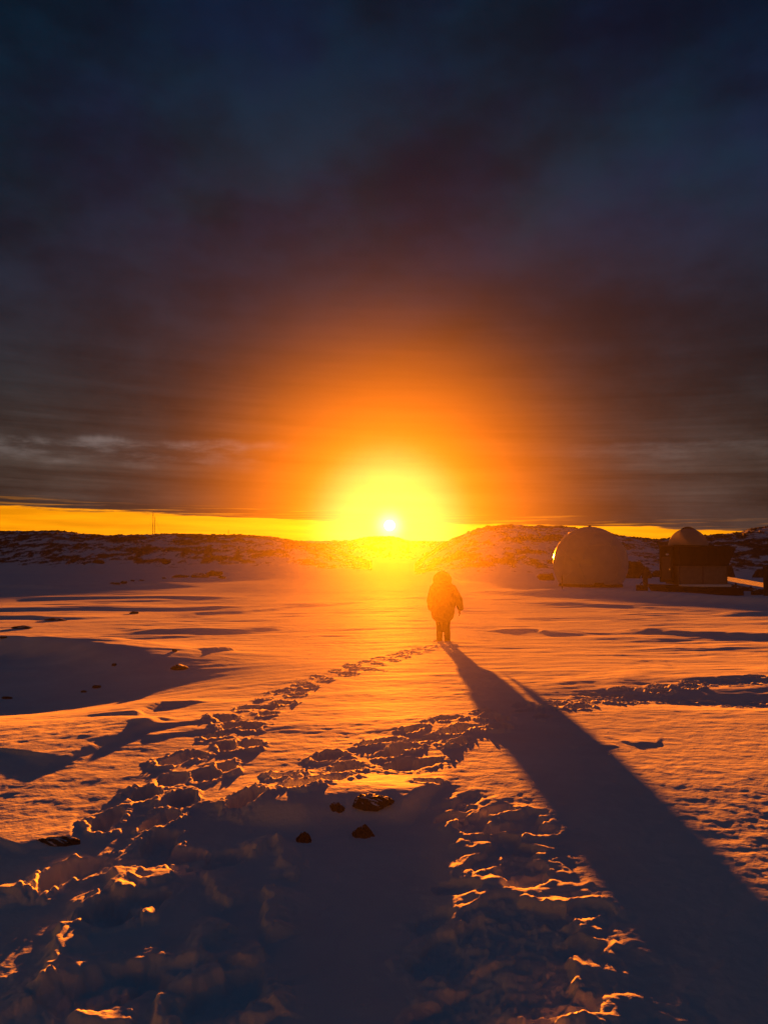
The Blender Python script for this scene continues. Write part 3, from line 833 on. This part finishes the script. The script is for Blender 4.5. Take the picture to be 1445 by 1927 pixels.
def make_person():
    x, y = PERSON_XY
    g = ground_z(x, y)
    g = min(ground_z(x - .12, y + .02), ground_z(x + .12, y - .05)) + .02
    # continuous body, facing +Y (away from the camera)
    V = [(0, 0, .98), (0, -.01, 1.15), (0, .0, 1.36), (0, .01, 1.50), (0, .03, 1.58), (0, .05, 1.70), (0, .04, 1.80)]
    Rr = [(.15, .11), (.15, .10), (.17, .11), (.07, .07), (.062, .065), (.085, .105), (.07, .085)]
    E = [(0, 1), (1, 2), (2, 3), (3, 4), (4, 5), (5, 6)]
    def add(p, r, to):
        V.append(p); Rr.append(r); E.append((to, len(V) - 1)); return len(V) - 1
    add((0, .165, 1.68), .016, 5)                                         # nose
    for s in (-1, 1): add((s * .095, .04, 1.69), .02, 5)                   # ears
    for s, fy in ((-1, .06), (1, -.05)):
        h = add((s * .10, 0, .92), .09, 0); k = add((s * .105, fy * .6 + .03, .50), .062, h); a = add((s * .105, fy, .10), .045, k)
        add((s * .115, fy + .13, .05), .04, a)
    for s in (-1, 1):
        sh = add((s * .20, 0, 1.43), .065, 2)
        el = add((s * (.27 if s < 0 else .37), -.04, 1.13), .048, sh)
        wr = add((s * (.27 if s < 0 else .43), .06 if s < 0 else .02, .90), .032, el)
        pm = add((s * (.265 if s < 0 else .435), .08 if s < 0 else .03, .83), .036, wr)
        bx, by = V[pm][0], V[pm][1]
        for k in range(4):                                                 # four fingers and a thumb
            off = (k - 1.5) * .02
            f1 = add((bx - s * .004, by + off, .775), .0095, pm); L_ = (.040, .048, .044, .033)[k]
            f2 = add((bx - s * .014, by + off * 1.1 + .006, .775 - L_ * .7), .0085, f1); add((bx - s * .03, by + off * 1.1 + .012, .775 - L_ * 1.2), .0075, f2)
        t1 = add((bx - s * .03, by + .04, .82), .011, pm); add((bx - s * .036, by + .058, .785), .009, t1)
    body = skin_mesh('person', V, E, Rr, M_SKIN, None, 2, 0)
    body.location = (x, y, g - .02); body.rotation_euler = (0, 0, R(2))
    tag(body, 'person in a bulky dark hooded parka walking away towards the sun', 'person')
    # parka
    bm = bmesh.new()
    loft(bm, [(-.01, 0, .60, .20, .17), (-.015, 0, .68, .275, .22), (-.01, 0, .80, .300, .24), (0, 0, .95, .31, .245), (0, -.01, 1.12, .305, .24), (0, -.01, 1.30, .31, .225), (0, 0, 1.42, .285, .19), (0, .01, 1.50, .20, .15), (0, .02, 1.57, .13, .13)])
    for s in (-1, 1):
        ex, hx = (.325, .315) if s < 0 else (.395, .46)
        tube(bm, (s * .22, 0, 1.44), (s * ex, -.04, 1.12), .125, .115, 16)
        tube(bm, (s * ex, -.04, 1.16), (s * hx, .05 if s < 0 else .02, .88), .112, .075, 16)
        bmesh.ops.create_icosphere(bm, subdivisions=2, radius=.118, matrix=Matrix.Translation((s * ex, -.04, 1.13)))
        bmesh.ops.create_icosphere(bm, subdivisions=2, radius=.13, matrix=Matrix.Translation((s * .23, 0, 1.42)))
    fused('parka', bm, M_PARKA, body)
    # hood, open towards +Y
    bm = bmesh.new()
    bmesh.ops.create_uvsphere(bm, u_segments=28, v_segments=20, radius=1)
    kill = [v for v in bm.verts if v.co.y > .72]
    bmesh.ops.delete(bm, geom=kill, context='VERTS')
    for v in bm.verts: v.co = Vector((v.co.x * .250 - .02, v.co.y * .215 + .02, v.co.z * .225 + 1.66))
    hd = link('hood', bm_mesh('hood', bm, True), M_PARKA, body)
    so = hd.modifiers.new('solid', 'SOLIDIFY'); so.thickness = .03; so.offset = -1
    sb = hd.modifiers.new('sub', 'SUBSURF'); sb.levels = 1; sb.render_levels = 1
    # rucksack-like bulge is the collar of the hood
    bm = bmesh.new(); loft(bm, [(-.01, .0, 1.42, .33, .19), (-.02, -.01, 1.52, .29, .20), (-.02, 0, 1.60, .235, .18)]); fused('collar', bm, M_PARKA, body, wrinkle=.008)
    # trousers and boots
    bm = bmesh.new()
    loft(bm, [(0, 0, .60, .19, .14), (0, 0, .80, .20, .15), (0, 0, 1.0, .19, .14)])
    for s, fy in ((-1, .06), (1, -.05)):
        tube(bm, (s * .095, 0, .90), (s * .092, fy * .6 + .03, .50), .115, .092, 16); tube(bm, (s * .092, fy * .6 + .03, .53), (s * .092, fy, .16), .093, .075, 16)
    fused('trousers', bm, M_TROUS, body)
    for s, fy in ((-1, .06), (1, -.05)):
        bm = bmesh.new()
        tube(bm, (s * .095, fy - .01, .02), (s * .092, fy - .01, .32), .072, .088, 16)
        loft(bm, [(s * .105, fy + .06, -.01, .055, .15), (s * .105, fy + .06, .05, .058, .15), (s * .105, fy + .04, .11, .05, .11)])
        fused('boot', bm, M_BOOT, body, .015, .004)
    bm = bmesh.new()
    bmesh.ops.create_uvsphere(bm, u_segments=20, v_segments=12, radius=1)
    for v in bm.verts: v.co = Vector((v.co.x * .098, v.co.y * .11 + .025, v.co.z * .10 + 1.765))
    link('hair', bm_mesh('hair', bm, True), M_HAIR, body)
make_person()

# ------------------------------------------------------------------ haze volume added to imitate the glare around the sun
HAZE_A, HAZE_B, HAZE_G = .0112, .00004, .918
HAZE_ALBEDO = .054
bm = bmesh.new(); box(bm, (-330, -25, -9), (330, 505, 190))
haze = link('haze', bm_mesh('haze', bm), None)
m, nt, N, L = new_mat('glare_haze')
out = N.new('ShaderNodeOutputMaterial'); vs_ = N.new('ShaderNodeVolumeScatter')
vs_.inputs['Color'].default_value = (1, .90, .6, 1); vs_.inputs['Anisotropy'].default_value = HAZE_G
geo = N.new('ShaderNodeNewGeometry'); mp_ = N.new('ShaderNodeMapping'); mp_.vector_type = 'POINT'
mp_.inputs['Location'].default_value = (-.5 / 3.5, -7 / 16, -1.6 / 3.0); mp_.inputs['Scale'].default_value = (1 / 3.5, 1 / 16, 1 / 3.0)
L.new(geo.outputs['Position'], mp_.inputs['Vector'])
ln = N.new('ShaderNodeVectorMath'); ln.operation = 'DOT_PRODUCT'; L.new(mp_.outputs['Vector'], ln.inputs[0]); L.new(mp_.outputs['Vector'], ln.inputs[1])
ng = N.new('ShaderNodeMath'); ng.operation = 'MULTIPLY'; ng.inputs[1].default_value = -1; L.new(ln.outputs['Value'], ng.inputs[0])
ex = N.new('ShaderNodeMath'); ex.operation = 'EXPONENT'; L.new(ng.outputs[0], ex.inputs[0])
ma = N.new('ShaderNodeMath'); ma.operation = 'MULTIPLY_ADD'; ma.inputs[1].default_value = HAZE_A; ma.inputs[2].default_value = HAZE_B; L.new(ex.outputs[0], ma.inputs[0])
sc_ = N.new('ShaderNodeMath'); sc_.operation = 'MULTIPLY'; sc_.inputs[1].default_value = HAZE_ALBEDO; L.new(ma.outputs[0], sc_.inputs[0]); L.new(sc_.outputs[0], vs_.inputs['Density'])
ab_ = N.new('ShaderNodeVolumeAbsorption'); ab_.inputs['Color'].default_value = (0, 0, 0, 1)
s2_ = N.new('ShaderNodeMath'); s2_.operation = 'MULTIPLY'; s2_.inputs[1].default_value = 1 - HAZE_ALBEDO; L.new(ma.outputs[0], s2_.inputs[0]); L.new(s2_.outputs[0], ab_.inputs['Density'])
av_ = N.new('ShaderNodeAddShader'); L.new(vs_.outputs['Volume'], av_.inputs[0]); L.new(ab_.outputs['Volume'], av_.inputs[1])
L.new(av_.outputs[0], out.inputs['Volume'])
haze.data.materials.append(m)
try: m.volume_sampling = 'DISTANCE'
except Exception: m.cycles.volume_sampling = 'DISTANCE'
m.cycles.volume_step_rate = .10
tag(haze, 'thin haze volume added to imitate the glare around the sun', kind='stuff')

# ------------------------------------------------------------------ sky
world = bpy.data.worlds.new('World'); S.world = world; world.use_nodes = True
nt = world.node_tree; N = nt.nodes; L = nt.links
for n in list(N): N.remove(n)
def val(x): 
    n = N.new('ShaderNodeValue'); n.outputs[0].default_value = x; return n.outputs[0]
def mth(op, a, b=None, c=None, clamp=False):
    n = N.new('ShaderNodeMath'); n.operation = op; n.use_clamp = clamp
    for i, q in enumerate((a, b, c)):
        if q is None: continue
        if isinstance(q, (int, float)): n.inputs[i].default_value = q
        else: L.new(q, n.inputs[i])
    return n.outputs[0]
def mixc(f, a, b, mode='MIX'):
    n = N.new('ShaderNodeMix'); n.data_type = 'RGBA'; n.blend_type = mode
    for sock, q in ((n.inputs['Factor'], f), (n.inputs[6], a), (n.inputs[7], b)):
        if isinstance(q, (int, float)): sock.default_value = q
        elif isinstance(q, tuple): sock.default_value = (*q, 1) if len(q) == 3 else q
        else: L.new(q, sock)
    return n.outputs[2]
def scale_c(c, f):
    n = N.new('ShaderNodeVectorMath'); n.operation = 'SCALE'
    if isinstance(c, tuple): n.inputs[0].default_value = c
    else: L.new(c, n.inputs[0])
    if isinstance(f, (int, float)): n.inputs['Scale'].default_value = f
    else: L.new(f, n.inputs['Scale'])
    return n.outputs[0]
def addc(a, b):
    n = N.new('ShaderNodeVectorMath'); n.operation = 'ADD'; L.new(a, n.inputs[0]); L.new(b, n.inputs[1]); return n.outputs[0]
def ramp(f, stops, interp='EASE'):
    n = N.new('ShaderNodeValToRGB'); cr = n.color_ramp; cr.interpolation = interp
    while len(cr.elements) < len(stops): cr.elements.new(.5)
    for e, (p, c) in zip(cr.elements, stops): e.position = p; e.color = (*c, 1)
    L.new(f, n.inputs['Fac']); return n.outputs['Color']
def noise(vec, scale, detail=6, rough=.55):
    n = N.new('ShaderNodeTexNoise'); n.inputs['Scale'].default_value = scale; n.inputs['Detail'].default_value = detail; n.inputs['Roughness'].default_value = rough
    L.new(vec, n.inputs['Vector']); return n.outputs['Fac']
def comb(x, y, z=0.0):
    n = N.new('ShaderNodeCombineXYZ')
    for i, q in enumerate((x, y, z)):
        if isinstance(q, (int, float)): n.inputs[i].default_value = q
        else: L.new(q, n.inputs[i])
    return n.outputs[0]
def mrange(v, a, b, smooth=True):
    n = N.new('ShaderNodeMapRange'); n.interpolation_type = 'SMOOTHSTEP' if smooth else 'LINEAR'
    n.inputs['From Min'].default_value = a; n.inputs['From Max'].default_value = b; L.new(v, n.inputs['Value']); return n.outputs['Result']
tc = N.new('ShaderNodeTexCoord'); sp = N.new('ShaderNodeSeparateXYZ'); L.new(tc.outputs['Generated'], sp.inputs[0])
DEG = 57.29578
el = mth('MULTIPLY', mth('ARCSINE', sp.outputs['Z']), DEG)
az = mth('MULTIPLY', mth('ARCTAN2', sp.outputs['X'], sp.outputs['Y']), DEG)
sd = Vector((math.sin(SUN_AZ) * math.cos(SUN_EL), math.cos(SUN_AZ) * math.cos(SUN_EL), math.sin(SUN_EL)))
dt = N.new('ShaderNodeVectorMath'); dt.operation = 'DOT_PRODUCT'; L.new(tc.outputs['Generated'], dt.inputs[0]); dt.inputs[1].default_value = sd
sa = mth('MULTIPLY', mth('ARCCOSINE', mth('MINIMUM', dt.outputs['Value'], 1.0)), DEG)
# cloud deck
e01 = mth('DIVIDE', el, 60.0, clamp=True)
deck = ramp(e01, [(0.0, (.046, .030, .026)), (.10, (.036, .029, .025)), (.19, (.0120, .0162, .0200)), (.30, (.0080, .0145, .027)), (.43, (.0045, .0120, .028)), (.56, (.0008, .0085, .0235)), (.66, (.0010, .0090, .0240)), (.80, (.0045, .0125, .027)), (1.0, (.005, .014, .030))], 'LINEAR')
big = noise(comb(mth('MULTIPLY', az, .055), mth('MULTIPLY', el, .10), 3.0), 1.0, 7, .6)
deck = scale_c(deck, mth('MULTIPLY_ADD', mrange(big, .3, .7), .95, .52))
hue = noise(comb(mth('MULTIPLY', az, .06), mth('MULTIPLY', el, .08), 13.0), 1.0, 6, .6)
tint = mixc(mrange(hue, .40, .62), (1.0, 1.0, 1.12), (.45, 1.30, 1.10))
deck = mixc(mrange(el, 16.0, 26.0), deck, mixc(1.0, deck, tint, 'MULTIPLY'))
streak = noise(comb(mth('MULTIPLY', az, .045), mth('MULTIPLY_ADD', az, .03, mth('MULTIPLY', el, 1.1)), 1.0), 1.0, 7, .6)
lowm = mth('SUBTRACT', 1.0, mrange(el, 5.0, 19.0))
deck = scale_c(deck, mth('MULTIPLY_ADD', mth('MULTIPLY', mth('SUBTRACT', streak, .48), lowm), 2.6, 1.0))
deck = scale_c(deck, mth('MULTIPLY_ADD', mth('EXPONENT', mth('MULTIPLY', mth('POWER', mth('DIVIDE', sa, 16.0), 4.0), -1.0)), -.93, 1.0))
# pale torn edge in the deck, both sides of the sun
edge_w = noise(comb(mth('MULTIPLY', az, .16), 0.0, 5.0), 1.0, 5, .6)
edge_e = mth('ADD', mth('MULTIPLY_ADD', edge_w, 2.4, 7.0), mth('MULTIPLY', mth('ABSOLUTE', mth('ADD', az, 3.0)), -.02))
de = mth('SUBTRACT', el, edge_e)
edge_up = mrange(de, .55, -.05)
edge_dn = mrange(de, -2.2, 0.0)
edge_m = mth('MULTIPLY', mth('MULTIPLY', edge_up, edge_dn), mth('MULTIPLY', mrange(mth('ABSOLUTE', az), 5.0, 11.0), mth('ADD', mrange(az, -2.0, -14.0), mth('MULTIPLY', mrange(az, 10.0, 20.0), .45))))
wisp = noise(comb(mth('MULTIPLY', az, .22), mth('MULTIPLY', el, .9), 8.0), 1.0, 6, .6)
deck = addc(deck, scale_c((.090, .078, .076), mth('MULTIPLY', edge_m, mrange(wisp, .38, .72))))
# clear strip under the deck
rag = noise(comb(mth('MULTIPLY', az, .10), mth('MULTIPLY', el, 1.6), 2.0), 1.0, 7, .62)
gap_e = mth('MULTIPLY_ADD', az, -.031, 2.55)
gd = mth('SUBTRACT', mth('ADD', gap_e, mth('MULTIPLY', mth('SUBTRACT', rag, .5), 1.1)), el)
gap = mrange(gd, -.03, .10)
fray = mth('MULTIPLY', mrange(gd, -.9, -.1), mrange(noise(comb(mth('MULTIPLY', az, .14), mth('MULTIPLY', el, 5.5), 7.0), 1.0, 5, .6), .50, .68))
sky = N.new('ShaderNodeTexSky'); sky.sky_type = 'NISHITA'; sky.sun_disc = False
sky.sun_elevation = SUN_EL; sky.sun_rotation = SUN_AZ; sky.air_density = 1.6; sky.dust_density = 3.0; sky.ozone_density = 1.0
strip = addc(scale_c((1.15, .375, .002), mth('MULTIPLY', mth('MULTIPLY_ADD', mrange(sa, 28.0, 4.0), .45, .80), mth('MULTIPLY_ADD', mrange(rag, .3, .7), .4, .78))), scale_c(sky.outputs['Color'], .001))
skyc = mixc(mth('MAXIMUM', gap, mth('MULTIPLY', fray, .35)), deck, strip)
# aureole of the sun in the thin cloud
def lobe(a, b, p): return mth('POWER', mth('DIVIDE', a, mth('ADD', sa, b)), p)
def gauss(w): return mth('EXPONENT', mth('MULTIPLY', mth('POWER', mth('DIVIDE', sa, w), 2.0), -1.0))
def sgauss(w, p): return mth('EXPONENT', mth('MULTIPLY', mth('POWER', mth('DIVIDE', sa, w), p), -1.0))
aur = addc(addc(scale_c((1.0, .205, .0008), mth('MULTIPLY', sgauss(12.0, 3.2), .74)), scale_c((.030, .014, .008), gauss(17.0))), scale_c((.40, .36, .26), mth('MULTIPLY', sgauss(5.2, 5.0), .50)))
aur = scale_c(aur, mth('MULTIPLY_ADD', mth('SUBTRACT', streak, .5), .5, 1.0))
skyc = addc(skyc, aur)
skyc = addc(skyc, scale_c((3.0, 2.1, .7), gauss(.8)))
disc = mrange(sa, .40, .33)
skyc = addc(skyc, scale_c((9.0, 8.0, 6.5), disc))
skyc = addc(skyc, scale_c(sky.outputs['Color'], .0003))
bg = N.new('ShaderNodeBackground'); L.new(skyc, bg.inputs['Color']); bg.inputs['Strength'].default_value = 1.2
wo = N.new('ShaderNodeOutputWorld'); L.new(bg.outputs['Background'], wo.inputs['Surface'])

# ------------------------------------------------------------------ sun
sun = bpy.data.lights.new('sun', 'SUN'); sun.energy = 36.0; sun.angle = R(.53); sun.color = (1.0, .20, .004)
so = bpy.data.objects.new('sun', sun); COL.objects.link(so)
so.rotation_euler = (-sd).to_track_quat('-Z', 'Y').to_euler()

# ------------------------------------------------------------------ camera and render
cam = bpy.data.cameras.new('camera'); cam.sensor_fit = 'AUTO'; cam.sensor_width = 36; cam.lens = 36 * F / 1927
cam.clip_start = .05; cam.clip_end = 6000
co = bpy.data.objects.new('camera', cam); COL.objects.link(co)
co.location = (0, 0, EYE); co.rotation_euler = (R(90) + PITCH, 0, 0)
S.camera = co
S.view_settings.view_transform = 'Standard'; S.view_settings.look = 'None'; S.view_settings.exposure = 0; S.view_settings.gamma = 1
cy = S.cycles
cy.use_denoising = True
cy.max_bounces = 5; cy.diffuse_bounces = 2; cy.glossy_bounces = 2; cy.transmission_bounces = 3; cy.volume_bounces = 0; cy.transparent_max_bounces = 8
cy.volume_max_steps = 256
cy.use_adaptive_sampling = False
